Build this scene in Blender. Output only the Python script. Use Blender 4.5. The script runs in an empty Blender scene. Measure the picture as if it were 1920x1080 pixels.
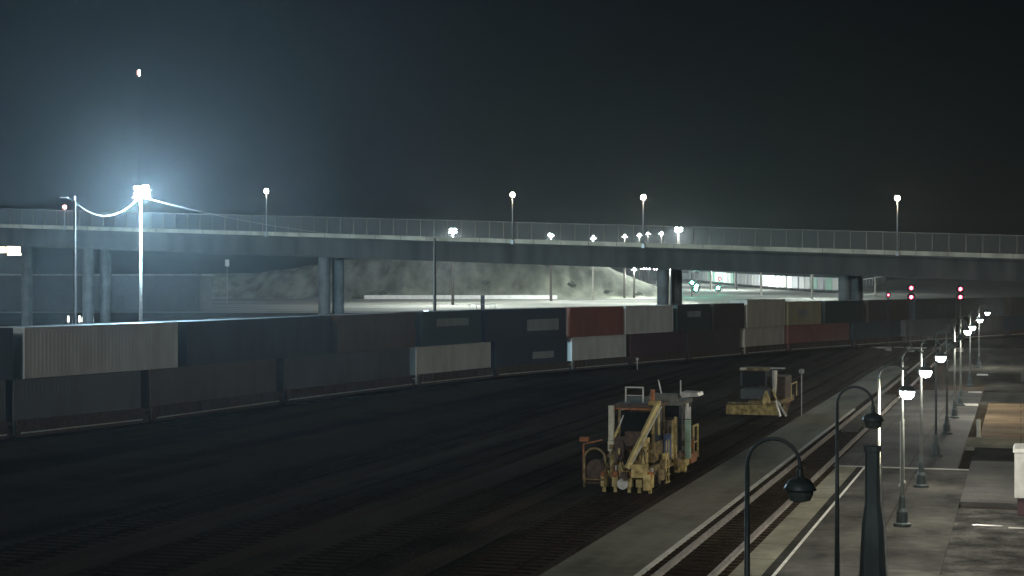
import bpy, math, random
from mathutils import Vector, Matrix, noise
random.seed(11)
PI = math.pi
sc = bpy.context.scene
COL = sc.collection
F, CH, HY = 3200.0, 8.5, 527.0          # focal length in photo pixels, camera height, horizon row
SN, CS = 0.2857, 0.9583                 # heading of the platform tracks


# ------------------------------------------------------------------ geometry helpers
def W(v, t, z=0.0):
    """platform coordinates (v across the tracks, t along them) -> world"""
    return Vector((v * CS + t * SN, t * CS - v * SN, z))


def G(px, d, py=None, z=0.0):
    """point at distance d on the bearing of photo column px; height from row py when given"""
    return Vector(((px - 960) * d / F, d, CH - (py - HY) * d / F if py is not None else z))


class MB:
    def __init__(s):
        s.v, s.f = [], []

    def quad(s, a, b, c, d):
        n = len(s.v); s.v += [tuple(a), tuple(b), tuple(c), tuple(d)]; s.f.append((n, n + 1, n + 2, n + 3)); return s

    def hexa(s, p):
        n = len(s.v); s.v += [tuple(q) for q in p]
        for f in ((0, 3, 2, 1), (4, 5, 6, 7), (0, 1, 5, 4), (1, 2, 6, 5), (2, 3, 7, 6), (3, 0, 4, 7)):
            s.f.append(tuple(n + i for i in f))
        return s

    def box(s, c, d, rz=0.0, taper=1.0):
        x, y, z = d[0] / 2, d[1] / 2, d[2] / 2
        co, si = math.cos(rz), math.sin(rz)
        pts = []
        for zz, k in ((-z, 1.0), (z, taper)):
            for xx, yy in ((-x, -y), (x, -y), (x, y), (-x, y)):
                xx, yy = xx * k, yy * k
                pts.append((c[0] + xx * co - yy * si, c[1] + xx * si + yy * co, c[2] + zz))
        return s.hexa(pts)

    def beam(s, a, b, w, h=None):
        h = h or w
        a, b = Vector(a), Vector(b)
        d = (b - a).normalized()
        up = Vector((0, 0, 1)) if abs(d.z) < .95 else Vector((0, 1, 0))
        sx = d.cross(up).normalized(); sy = sx.cross(d).normalized()
        pts = []
        for p in (a, b):
            for i, j in ((-1, -1), (1, -1), (1, 1), (-1, 1)):
                pts.append(p + sx * i * w / 2 + sy * j * h / 2)
        return s.hexa(pts)

    def tube(s, pts, r, n=8, cap=True):
        pts = [Vector(p) for p in pts]
        rr = r if isinstance(r, (list, tuple)) else [r] * len(pts)
        base = len(s.v); ref = None
        for i, p in enumerate(pts):
            d = (pts[min(i + 1, len(pts) - 1)] - pts[max(i - 1, 0)]).normalized()
            if ref is None:
                ref = Vector((1, 0, 0)) if abs(d.x) < .9 else Vector((0, 1, 0))
            a = (ref - d * ref.dot(d)).normalized(); b = d.cross(a); ref = a
            for k in range(n):
                t = 2 * PI * k / n
                s.v.append(tuple(p + (a * math.cos(t) + b * math.sin(t)) * rr[i]))
        for i in range(len(pts) - 1):
            for k in range(n):
                k2 = (k + 1) % n
                s.f.append((base + i * n + k, base + i * n + k2, base + (i + 1) * n + k2, base + (i + 1) * n + k))
        if cap:
            s.f.append(tuple(base + k for k in range(n))[::-1])
            s.f.append(tuple(base + (len(pts) - 1) * n + k for k in range(n)))
        return s

    def lathe(s, prof, n=12, c=(0, 0, 0)):
        base = len(s.v)
        for r, z in prof:
            for k in range(n):
                t = 2 * PI * k / n
                s.v.append((c[0] + r * math.cos(t), c[1] + r * math.sin(t), c[2] + z))
        for i in range(len(prof) - 1):
            for k in range(n):
                k2 = (k + 1) % n
                s.f.append((base + i * n + k, base + i * n + k2, base + (i + 1) * n + k2, base + (i + 1) * n + k))
        s.f.append(tuple(base + k for k in range(n))[::-1])
        s.f.append(tuple(base + (len(prof) - 1) * n + k for k in range(n)))
        return s

    def build(s, name, mat, parent=None, loc=None, rz=None, smooth=False):
        me = bpy.data.meshes.new(name); me.from_pydata(s.v, [], s.f); me.update()
        if smooth:
            me.polygons.foreach_set('use_smooth', [True] * len(me.polygons))
        o = bpy.data.objects.new(name, me); COL.objects.link(o); me.materials.append(mat)
        if parent: o.parent = parent
        if loc is not None: o.location = loc
        if rz is not None: o.rotation_euler[2] = rz
        return o


def tag(o, label=None, cat=None, group=None, kind=None):
    if label: o['label'] = label
    if cat: o['category'] = cat
    if group: o['group'] = group
    if kind: o['kind'] = kind
    return o


def empty(name, loc, rz=0.0, label=None, cat=None, group=None, kind=None):
    o = bpy.data.objects.new(name, None); COL.objects.link(o)
    o.location = loc; o.rotation_euler[2] = rz; o.empty_display_size = .2
    return tag(o, label, cat, group, kind)


def kids(o):
    return list(o.children)


def copy_tree(o, parent=None):
    c = o.copy(); COL.objects.link(c); c.parent = parent
    for ch in kids(o): copy_tree(ch, c)
    return c


# ------------------------------------------------------------------ materials
def mat(name, col, rough=.8, var=.25, scale=3.0, metal=0.0, bump=0.0, bscale=20.0, col2=None, stretch=None, spec=.5):
    m = bpy.data.materials.new(name); m.use_nodes = True
    nt = m.node_tree; N = nt.nodes; L = nt.links
    b = N['Principled BSDF']; b.inputs['Roughness'].default_value = rough; b.inputs['Metallic'].default_value = metal
    b.inputs['Specular IOR Level'].default_value = spec
    tc = N.new('ShaderNodeTexCoord'); mp = N.new('ShaderNodeMapping')
    L.new(tc.outputs['Object'], mp.inputs['Vector'])
    if stretch: mp.inputs['Scale'].default_value = stretch
    n = N.new('ShaderNodeTexNoise'); n.inputs['Scale'].default_value = scale; n.inputs['Detail'].default_value = 6
    L.new(mp.outputs['Vector'], n.inputs['Vector'])
    r = N.new('ShaderNodeValToRGB'); L.new(n.outputs['Fac'], r.inputs['Fac'])
    c2 = col2 or tuple(c * (1 + var) for c in col)
    c1 = tuple(c * (1 - var) for c in col)
    r.color_ramp.elements[0].position = .32; r.color_ramp.elements[1].position = .68
    r.color_ramp.elements[0].color = (*c1, 1); r.color_ramp.elements[1].color = (*c2, 1)
    L.new(r.outputs['Color'], b.inputs['Base Color'])
    if bump:
        n2 = N.new('ShaderNodeTexNoise'); n2.inputs['Scale'].default_value = bscale; n2.inputs['Detail'].default_value = 4
        L.new(tc.outputs['Object'], n2.inputs['Vector'])
        bp = N.new('ShaderNodeBump'); bp.inputs['Strength'].default_value = bump; bp.inputs['Distance'].default_value = .05
        L.new(n2.outputs['Fac'], bp.inputs['Height']); L.new(bp.outputs['Normal'], b.inputs['Normal'])
    return m


def emit(name, col, strength):
    m = bpy.data.materials.new(name); m.use_nodes = True
    b = m.node_tree.nodes['Principled BSDF']
    b.inputs['Base Color'].default_value = (*[min(1, c * .6) for c in col], 1)
    b.inputs['Emission Color'].default_value = (*col, 1); b.inputs['Emission Strength'].default_value = strength
    return m


def strip_mat(name, cols, vscale, tscale, rough=.9, bump=.4, fine=6.0, spec=.0, joint=None, grit=.35):
    """ground material whose stains run along the platform tracks"""
    m = bpy.data.materials.new(name); m.use_nodes = True
    nt = m.node_tree; N = nt.nodes; L = nt.links
    b = N['Principled BSDF']; b.inputs['Roughness'].default_value = 1.0 if spec == 0 else rough; b.inputs['Specular IOR Level'].default_value = spec
    g = N.new('ShaderNodeNewGeometry')
    mp = N.new('ShaderNodeMapping'); mp.vector_type = 'POINT'
    mp.inputs['Rotation'].default_value = (0, 0, math.asin(SN)); L.new(g.outputs['Position'], mp.inputs['Vector'])
    mp2 = N.new('ShaderNodeMapping'); mp2.inputs['Scale'].default_value = (vscale, tscale, 1); L.new(mp.outputs['Vector'], mp2.inputs['Vector'])
    n = N.new('ShaderNodeTexNoise'); n.inputs['Scale'].default_value = 1; n.inputs['Detail'].default_value = 5; L.new(mp2.outputs['Vector'], n.inputs['Vector'])
    n2 = N.new('ShaderNodeTexNoise'); n2.inputs['Scale'].default_value = fine; n2.inputs['Detail'].default_value = 6; L.new(g.outputs['Position'], n2.inputs['Vector'])
    n3 = N.new('ShaderNodeTexNoise'); n3.inputs['Scale'].default_value = .35; n3.inputs['Detail'].default_value = 3; L.new(g.outputs['Position'], n3.inputs['Vector'])
    a = N.new('ShaderNodeMath'); a.operation = 'MULTIPLY_ADD'; a.inputs[1].default_value = grit
    L.new(n2.outputs['Fac'], a.inputs[0]); L.new(n.outputs['Fac'], a.inputs[2])
    a2 = N.new('ShaderNodeMath'); a2.operation = 'MULTIPLY_ADD'; a2.inputs[1].default_value = .3
    L.new(n3.outputs['Fac'], a2.inputs[0]); L.new(a.outputs[0], a2.inputs[2])
    r = N.new('ShaderNodeValToRGB'); L.new(a2.outputs[0], r.inputs['Fac'])
    e = r.color_ramp.elements
    e[0].position = .62 + (grit - .35) * .35; e[0].color = (*cols[0], 1); e[1].position = min(1.0, 1.0); e[1].color = (*cols[-1], 1)
    for i, c in enumerate(cols[1:-1]):
        x = e.new(.62 + (grit - .35) * .35 + .38 * (i + 1) / (len(cols) - 1)); x.color = (*c, 1)
    if joint:
        bk = N.new('ShaderNodeTexBrick'); bk.offset = joint[2]; bk.inputs['Scale'].default_value = 1; bk.inputs['Brick Width'].default_value = joint[0]; bk.inputs['Row Height'].default_value = joint[1]
        bk.inputs['Mortar Size'].default_value = joint[3]; bk.inputs['Color1'].default_value = (1, 1, 1, 1); bk.inputs['Color2'].default_value = (.72, .72, .74, 1); bk.inputs['Mortar'].default_value = (.35, .34, .32, 1)
        L.new(mp.outputs['Vector'], bk.inputs['Vector'])
        mx = N.new('ShaderNodeMix'); mx.data_type = 'RGBA'; mx.blend_type = 'MULTIPLY'; mx.inputs[0].default_value = 1
        L.new(r.outputs['Color'], mx.inputs[6]); L.new(bk.outputs['Color'], mx.inputs[7]); L.new(mx.outputs[2], b.inputs['Base Color'])
    else:
        L.new(r.outputs['Color'], b.inputs['Base Color'])
    bp = N.new('ShaderNodeBump'); bp.inputs['Strength'].default_value = bump; bp.inputs['Distance'].default_value = .06
    n4 = N.new('ShaderNodeTexNoise'); n4.inputs['Scale'].default_value = 14; n4.inputs['Detail'].default_value = 4; L.new(g.outputs['Position'], n4.inputs['Vector'])
    L.new(n4.outputs['Fac'], bp.inputs['Height']); L.new(bp.outputs['Normal'], b.inputs['Normal'])
    return m


M = {}
M['ground'] = strip_mat('yard_dirt', [(.012, .0095, .007), (.03, .024, .0175), (.06, .048, .035)], .3, .02, bump=1.0, fine=10, grit=.7)
M['hill'] = mat('dry_hillside', (.2, .215, .15), .95, .5, .22, bump=1.0, bscale=1.2, stretch=(1, .3, .35), col2=(.38, .4, .3))
M['streaks'] = mat('streaked_far_yard', (.035, .035, .03), .95, .35, 1.0, bump=.6, bscale=.5, stretch=(.018, .35, 1), col2=(.3, .3, .25))
M['yardfar'] = mat('far_yard_dirt', (.04, .044, .036), .95, .4, .05, stretch=(1, 4, 1), col2=(.085, .087, .07))
M['ballast'] = strip_mat('dark_ballast', [(.011, .0085, .006), (.028, .022, .016), (.055, .043, .031)], .6, .05, bump=1.0, fine=11, grit=.7)
M['asphalt'] = strip_mat('worn_asphalt', [(.06, .057, .048), (.085, .082, .07), (.12, .116, .097)], .5, .07, rough=.75, bump=.25, fine=3)
M['road'] = strip_mat('lamplit_service_road', [(.1, .095, .075), (.15, .145, .115), (.2, .19, .15)], .5, .07, rough=.8, bump=.25, fine=2)  # asphalt made paler, lamplight on the road put into the colour
M['rail_dull'] = mat('dull_rusty_rail', (.028, .02, .014), .95, .3, 2, spec=0)
M['asphalt_dark'] = strip_mat('dark_asphalt', [(.02, .02, .018), (.035, .034, .03), (.06, .058, .05)], .4, .2, rough=.7, bump=.3, fine=3)
M['platform'] = strip_mat('pale_platform_concrete', [(.17, .165, .125), (.23, .22, .165), (.3, .29, .22)], .8, .25, bump=.15, fine=3, joint=(3, 3.0, 0, .03))
M['paving'] = strip_mat('grey_paving', [(.06, .058, .052), (.085, .083, .075), (.12, .118, .105)], .5, .3, rough=.8, bump=.3, fine=5, spec=.1, joint=(2.4, 2.4, 0, .03))
M['brick'] = strip_mat('tan_brick_paving', [(.11, .075, .035), (.17, .12, .065), (.25, .185, .11)], .15, .5, rough=.85, bump=.4, fine=2, spec=.06, joint=(6, 3, .5, .03))
M['gravel'] = strip_mat('loose_gravel', [(.03, .03, .027), (.07, .068, .062), (.14, .14, .125)], .9, .9, bump=1.0, fine=7)
M['concrete'] = mat('concrete', (.26, .25, .21), .85, .2, 1.2, bump=.2)
M['wet'] = mat('bright_wet_streak', (.7, .68, .6), .25, .15, 1.5)  # pale base colour paints bright wet reflections on kerb and puddles
M['kerb'] = mat('pale_kerb', (.42, .41, .35), .6, .2, 2)
M['white'] = mat('white_paint', (.62, .61, .55), .6, .18, 2.5)
M['whitewall'] = mat('whitewashed_concrete', (.8, .8, .76), .7, .08, .4)
M['fencegrey'] = mat('fence_post_grey', (.2, .185, .14), .8, .4, .3)
M['postgrey'] = mat('dull_grey_post', (.13, .13, .11), .8, .3, 3)
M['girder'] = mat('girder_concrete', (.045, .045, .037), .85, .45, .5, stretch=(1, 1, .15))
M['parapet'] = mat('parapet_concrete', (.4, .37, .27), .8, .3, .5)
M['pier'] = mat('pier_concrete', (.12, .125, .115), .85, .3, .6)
M['steel'] = mat('galvanised_steel', (.34, .35, .34), .45, .2, 6, metal=.5)
M['rail'] = mat('rail_steel', (.3, .28, .25), .5, .25, 2, metal=.4)
M['darksteel'] = mat('dark_green_steel', (.03, .042, .04), .5, .4, 5)
M['postpaint'] = mat('hazed_post_paint', (.075, .095, .09), .6, .35, 2, stretch=(1, 1, .4))  # dark steel made paler, veiling haze put into the colour
M['lamplit_pole'] = mat('lamplit_pole_paint', (.17, .18, .16), .5, .3, 3)  # paler copy of the dark pole steel, lamplight put into the colour
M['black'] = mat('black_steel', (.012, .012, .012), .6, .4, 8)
M['sleeper'] = mat('creosoted_timber', (.022, .015, .009), .95, .6, 3, spec=0)
M['wood'] = mat('weathered_pole_timber', (.06, .05, .04), .9, .35, 4, stretch=(4, 4, .6))
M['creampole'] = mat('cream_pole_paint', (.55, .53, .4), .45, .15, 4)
M['yellow'] = mat('worn_machine_yellow', (.36, .25, .06), .6, .5, 3.5, col2=(.66, .52, .2), bump=.3)
M['yellow_dirty'] = mat('grimy_machine_yellow', (.12, .08, .03), .75, .6, 4, col2=(.3, .22, .085), bump=.3)
M['boom'] = mat('pale_boom_yellow', (.6, .5, .22), .5, .15, 3)
M['orange'] = mat('rust_orange', (.3, .11, .035), .75, .4, 5)
M['rustbrown'] = mat('oily_rust_brown', (.07, .045, .03), .75, .5, 6)
M['green_pale'] = mat('pale_green_paint', (.27, .4, .29), .5, .2, 4)
M['blue'] = mat('blue_paint', (.09, .13, .24), .5, .25, 4)
M['glass'] = mat('dark_cab_glass', (.01, .012, .012), .2, .2, 4, spec=.3)
M['rubber'] = mat('rubber_hose', (.01, .01, .01), .6, .3, 8)
M['metalpale'] = mat('bare_pale_metal', (.55, .54, .48), .4, .2, 6, metal=.3)
M['bowl_off'] = mat('unlit_glass_bowl', (.07, .085, .075), .2, .2, 4, spec=.8)
M['bulb_cool'] = emit('lamp_cool_white', (1.0, .95, .84), 1050)
M['bulb_plaza'] = emit('plaza_lamp_warm', (1.0, .8, .5), 2800)
M['bulb_yard'] = emit('yard_floodlight', (.52, .8, 1.0), 17500)
M['bulb_warm'] = emit('bridge_lamp_warm', (1.0, .86, .64), 330)
M['bulb_far'] = emit('mast_floodlight', (.88, .95, .93), 9000)
M['bulb_pink'] = emit('pink_white_light', (1.0, .7, .95), 260)
M['red'] = emit('red_signal_lens', (1.0, .06, .1), 30)
M['green'] = emit('green_signal_lens', (.08, 1.0, .62), 500)
M['amber'] = emit('amber_lamp', (1.0, .55, .3), 60)
M['redlamp'] = emit('red_pole_lamp', (1.0, .25, .18), 22)
M['window_lit'] = emit('lit_window', (1.0, .84, .6), 6)
M['marker'] = emit('glowing_marker', (1.0, .97, .85), 3.0)
M['bluemark'] = emit('bluish_glint_glow', (.6, .75, 1.0), 12)
M['building'] = mat('dark_stucco', (.05, .05, .048), .9, .2, 1)
M['fencemesh'] = None
m = bpy.data.materials.new('chain_link_mesh'); m.use_nodes = True
nt = m.node_tree; b = nt.nodes['Principled BSDF']; b.inputs['Base Color'].default_value = (.33, .33, .28, 1); b.inputs['Roughness'].default_value = .7
b.inputs['Alpha'].default_value = .09
M['fencemesh'] = m


def paint(name, c):
    return mat('container_' + name, c, .55, .16, .8, bump=.05, stretch=(1, 1, .35))


P = dict(marking=paint('faded_marking', (.26, .29, .27)), pale=paint('pale_grey', (.58, .6, .56)), navy=paint('navy', (.022, .034, .055)), rust=paint('rust_red', (.24, .07, .03)),
         teal=paint('dark_teal', (.04, .065, .07)), brown=paint('brown_grey', (.12, .095, .08)), green=paint('dark_green', (.035, .06, .045)),
         maroon=paint('maroon', (.075, .03, .035)), tan=paint('tan', (.5, .48, .38)), olive=paint('olive', (.36, .34, .19)),
         redbrown=paint('red_brown', (.26, .12, .09)), slate=paint('slate', (.1, .11, .115)), dbrown=paint('dark_brown', (.06, .045, .035)),
         white=paint('white', (.62, .63, .6)), mint=paint('mint', (.3, .56, .43)), greyw=paint('light_grey', (.48, .5, .5)))


# ------------------------------------------------------------------ terrain
def sstep(a, b, x):
    t = max(0.0, min(1.0, (x - a) / (b - a))); return t * t * (3 - 2 * t)


def lerp_tab(tab, x):
    if x <= tab[0][0]: return tab[0][1]
    for (a, p), (b_, q) in zip(tab, tab[1:]):
        if x <= b_: return p + (q - p) * (x - a) / (b_ - a)
    return tab[-1][1]


TOP = [(-400, 10.5), (-92, 10.8), (-70, 14.5), (-50, 17), (26, 17.5), (30, 15.5), (38, 12), (52, 6), (70, 0)]


def terr(X, Y):
    z = max(0.0, min(Y, 960.0) - 380.0) * .016
    if Y > 500:
        top = lerp_tab(TOP, X) + 1.2 * noise.noise(Vector((X * .06, Y * .03, 3)))
        rid = noise.noise(Vector((X * .07, Y * .02, 0))) * 2.2 + noise.noise(Vector((X * .4, Y * .07, 7))) * 1.0 + noise.noise(Vector((X * .9, Y * .3, 5))) * .5
        k = sstep(558, 606, Y + rid * 3)
        if top > z: z = z + (top - z) * k + rid * .28 * k * (1 - k) * 4
    return z


def arr(spec):
    out = []
    for a, b_, st in spec:
        x = a
        while x < b_ - 1e-6:
            out.append(x); x += st
    out.append(spec[-1][1]); return out


xs = arr([(-760, -170, 20), (-170, 90, 1.6), (90, 760, 20)])
ys = arr([(-80, 380, 20), (380, 548, 8), (548, 630, 1.6), (630, 1000, 12), (1000, 1460, 60)])
g = MB(); nx = len(xs)
for y in ys:
    for x in xs:
        g.v.append((x, y, terr(x, y)))
for j in range(len(ys) - 1):
    for i in range(nx - 1):
        a = j * nx + i
        g.f.append((a, a + 1, a + nx + 1, a + nx))
go = g.build('ground', M['ground'], smooth=True); tag(go, kind='structure')
go.data.materials.append(M['hill']); go.data.materials.append(M['yardfar']); go.data.materials.append(M['streaks'])
for p in go.data.polygons:
    cx, cy, cz = p.center
    if cy > 420: p.material_index = 1 if cx < 58 - (cy - 420) * .03 and cy > 556 else 3 if cx < 58 - (cy - 420) * .03 else 2


def slab(name, v0, v1, t0, t1, z0, z1, m, parent=None):
    q = [W(v0, t0, z0), W(v1, t0, z0), W(v1, t1, z0), W(v0, t1, z0), W(v0, t0, z1), W(v1, t0, z1), W(v1, t1, z1), W(v0, t1, z1)]
    o = MB().hexa(q).build(name, m, parent)
    return o if parent else tag(o, kind='structure')


# platforms, pavements
slab('service_road', -13.1, -10.47, -30, 172, -.1, .14, M['road'])
slab('road_edge_kerb', -10.467, -10.32, -30, 113, -.1, .19, M['kerb'])
slab('platform', -7.9, -7.012, -30, 77.5, -.1, .2, M['platform'])
slab('platform_dark_border', -7.009, -6.732, -30, 77.5, -.1, .195, M['asphalt_dark'])
slab('platform_white_line', -6.729, -6.64, -30, 77.5, -.1, .204, M['white'])
M['pave'] = strip_mat('stained_pavement', [(.022, .021, .018), (.052, .05, .042), (.07, .067, .056), (.1, .096, .08)], .7, .35, rough=.85, bump=.3, fine=2.2, spec=.06, joint=(4.4, 3.6, 0, .035))
slab('pavement', -6.637, -2.2, -30, 77.5, -.1, .19, M['pave'])
slab('pavement_end_kerb', -7.9, -2.2, 77.503, 77.85, -.1, .205, M['kerb'])
slab('gravel_verge', -2.197, 14, -30, 64.8, -.1, .16, M['gravel'])
slab('pale_gutter', 1.6, 12, 64.803, 66.6, -.1, .18, M['platform'])
for q, (a_, b_, c_, d_) in enumerate(((2.0, 6.3, 64.2, 64.7), (3.4, 5.2, 62.9, 63.2), (-.4, .9, 60.0, 60.25), (-1.6, -.6, 60.4, 60.6))):
    slab('puddle_glint', a_, b_, c_, d_, .1, .164, M['wet'])  # pale slabs paint lamp reflections as bright wet streaks
slab('forecourt', -2.197, 14, 66.603, 81.9, -.1, .17, M['paving'])
slab('forecourt_kerb', 0, 6.5, 82.0, 82.9, -.1, .26, M['wet'])
slab('dark_forecourt_strip', -2.2, 14, 82.91, 88.6, -.1, .165, M['asphalt_dark'])
slab('concrete_path', -2.7, 16, 88.603, 94.0, -.1, .19, M['platform'])
slab('brick_plaza', -2.1, 22, 94.003, 121, -.1, .185, M['brick'])
slab('crossing_plaza', -8.1, -2.703, 77.853, 134, -.1, .18, M['paving'])
slab('track_crossing', -9.55, -8.62, 96, 126, -.1, .3, M['asphalt'])
slab('car_park', -2.7, 40, 121.003, 133, -.1, .15, M['asphalt'])
slab('car_park_dark_lane', -2.7, 40, 133.003, 148, -.1, .14, M['asphalt_dark'])
slab('car_park_lane', 0, 45, 148.003, 164, -.1, .15, M['paving'])
slab('far_pavement', -6.6, 60, 164.003, 222, -.1, .12, M['asphalt'])
slab('far_pale_kerb', -22.5, -11.4, 220, 221.6, -.1, .135, M['kerb'])


# ------------------------------------------------------------------ tracks
def path_points(f, t0, t1, st):
    out = []; t = t0
    while t <= t1 + 1e-6:
        out.append(f(t)); t += st
    return out


def track(name, pts, label, bed=True, sleep_to=99, rm='rail_dull'):
    """pts: centre line in the ground plane (z = local ground)"""
    root = empty(name, (0, 0, 0), 0, label, 'railway track', 'tracks of the rail yard', 'structure')
    lat = []
    for i, p in enumerate(pts):
        d = (pts[min(i + 1, len(pts) - 1)] - pts[max(i - 1, 0)]); d.z = 0; d.normalize()
        lat.append(Vector((d.y, -d.x, 0)))
    sink = 0.0
    def sweep(sec):
        mb = MB(); n = len(sec)
        for p, l in zip(pts, lat):
            for o_, z in sec: q = p + l * o_; mb.v.append((q.x, q.y, q.z + z - sink))
        for i in range(len(pts) - 1):
            for k in range(n):
                k2 = (k + 1) % n
                mb.f.append((i * n + k, i * n + k2, (i + 1) * n + k2, (i + 1) * n + k))
        return mb
    if bed:
        sweep([(-2.1, -.1), (-1.5, .128), (1.5, .128), (2.1, -.1)]).build('ballast_bed', M['ballast'], root)
    sink = .09 if rm == 'rail_dull' else 0.0
    for s in (-1, 1):
        c = s * .7525
        sweep([(c - .07, .13), (c - .07, .15), (c - .012, .17), (c - .012, .25), (c - .038, .265), (c - .038, .31), (c + .038, .31), (c + .038, .265),
               (c + .012, .25), (c + .012, .17), (c + .07, .15), (c + .07, .13)][::-1]).build('rail', M[rm], root)
    mb = MB(); acc = 0; nxt = 0
    for i in range(len(pts) - 1):
        a, c = pts[i], pts[i + 1]; L_ = (c - a).length
        while nxt < acc + L_:
            q = a.lerp(c, (nxt - acc) / L_)
            mb.box((q.x, q.y, q.z + .075), (2.55, .24, .13), math.atan2(lat[i].y, lat[i].x)); nxt += .62 if q.y < sleep_to else 3
        acc += L_
    mb.build('sleepers', M['sleeper'], root)['kind'] = 'stuff'
    return root


track('railway_track', path_points(lambda t: W(-9.07, t), -20, 420, 10), 'railway track beside the pale platform edge, nearest the lamp row', rm='rail')
track('railway_track', path_points(lambda t: W(-14.7, t), -20, 420, 10), 'railway track on which both yellow maintenance machines stand')
track('railway_track', path_points(lambda t: W(-19.6, t), -20, 380, 10), 'dark railway track next to the machines on the train side')
for i, v in enumerate((-24.6, -29.4)):
    track('railway_track', path_points(lambda t, v=v: W(v, t), -20, 300, 10), ['dark yard track, second from the yellow machines towards the train', 'dark yard track, third from the yellow machines towards the train'][i], sleep_to=90)

TP = [(-420, 352), (-200, 328), (0, 305), (280, 272), (520, 236), (750, 206), (895, 189), (1150, 166), (1240, 158), (1450, 138), (1575, 129), (1750, 116), (2000, 100), (2250, 92)]
ctrl = [Vector(((x - 960) * CH / s, F * CH / s, 0)) for x, s in TP]
fine = []
for i in range(len(ctrl) - 1):
    p0, p1, p2, p3 = ctrl[max(0, i - 1)], ctrl[i], ctrl[i + 1], ctrl[min(len(ctrl) - 1, i + 2)]
    for k in range(12):
        t = k / 12
        fine.append(.5 * ((2 * p1) + (-p0 + p2) * t + (2 * p0 - 5 * p1 + 4 * p2 - p3) * t * t + (-p0 + 3 * p1 - 3 * p2 + p3) * t ** 3))
for _ in range(30):
    fine = [fine[0]] + [(fine[i - 1] + fine[i] * 2 + fine[i + 1]) / 4 for i in range(1, len(fine) - 1)] + [fine[-1]]
track('railway_track', fine, 'curving track under the double stack container train', sleep_to=10)


def on_path(px):
    for a, c in zip(fine, fine[1:]):
        pa, pc = 960 + a.x / a.y * F, 960 + c.x / c.y * F
        if pa <= px <= pc: return a.lerp(c, (px - pa) / (pc - pa))
    return fine[0].copy() if px < 0 else fine[-1].copy()


# ------------------------------------------------------------------ containers and wagons
def container(mid, ang, L_, z0, H, m, label, patch=None, doors=True, wd=2.44, group='containers stacked on the near train', nearside=-1):
    root = empty('freight_container', (mid.x, mid.y, z0), ang, label, 'container', group)
    mb = MB(); h = H; w = wd / 2 - .02; l = L_ / 2 - .08; dep = .006
    npc = max(4, int(L_ / .3)); st = 2 * l / npc
    prof = []
    for i in range(npc):
        x = -l + i * st
        prof += [(x, 0), (x + st * .35, 0), (x + st * .5, dep), (x + st * .85, dep)]
    prof.append((l, 0))
    for s in (-1, 1):
        n = len(mb.v)
        for x, d in prof: mb.v += [(x, s * (w - d), .12), (x, s * (w - d), h - .1)]
        for i in range(len(prof) - 1):
            a = n + 2 * i; mb.f.append((a, a + 2, a + 3, a + 1) if s < 0 else (a, a + 1, a + 3, a + 2))
    mb.quad((-l, -w, h - .03), (l, -w, h - .03), (l, w, h - .03), (-l, w, h - .03))
    mb.quad((-l, -w, .1), (-l, w, .1), (l, w, .1), (l, -w, .1))
    mb.quad((-l, -w, .1), (-l, -w, h - .03), (-l, w, h - .03), (-l, w, .1))
    mb.build('body', m, root)
    fr = MB(); e = L_ / 2
    for sx in (-1, 1):
        for sy in (-1, 1):
            fr.box((sx * (e - .07), sy * (wd / 2 - .065), h / 2), (.14, .13, h))
    for sy in (-1, 1):
        fr.box((0, sy * (wd / 2 - .05), .07), (L_ - .29, .1, .14)); fr.box((0, sy * (wd / 2 - .05), h - .05), (L_ - .29, .1, .1))
    for sx in (-1, 1):
        for zz in (.07, h - .06): fr.box((sx * (e - .06), 0, zz), (.12, wd - .27, .12))
    fr.build('frame', m, root)
    for s in (-1, 1):
        dmb = MB().box((e - .09, s * (wd / 4 - .03), h / 2), (.05, wd / 2 - .15, h - .28))
        dr = dmb.build('door', m, root)
        if doors:
            lk = MB()
            for q in (.25, .75): lk.tube([(e - .05, s * (.08 + q * .95), .2), (e - .05, s * (.08 + q * .95), h - .2)], .02, 6)
            lk.build('locking_bar', M['steel'], dr)
    if patch:
        x0, x1, za, zb, pm = patch
        MB().box(((x0 + x1) / 2, nearside * (wd / 2 - .012), (za + zb) / 2), (x1 - x0, .02, zb - za)).build('side_marking', pm, root)
    return root


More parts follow.
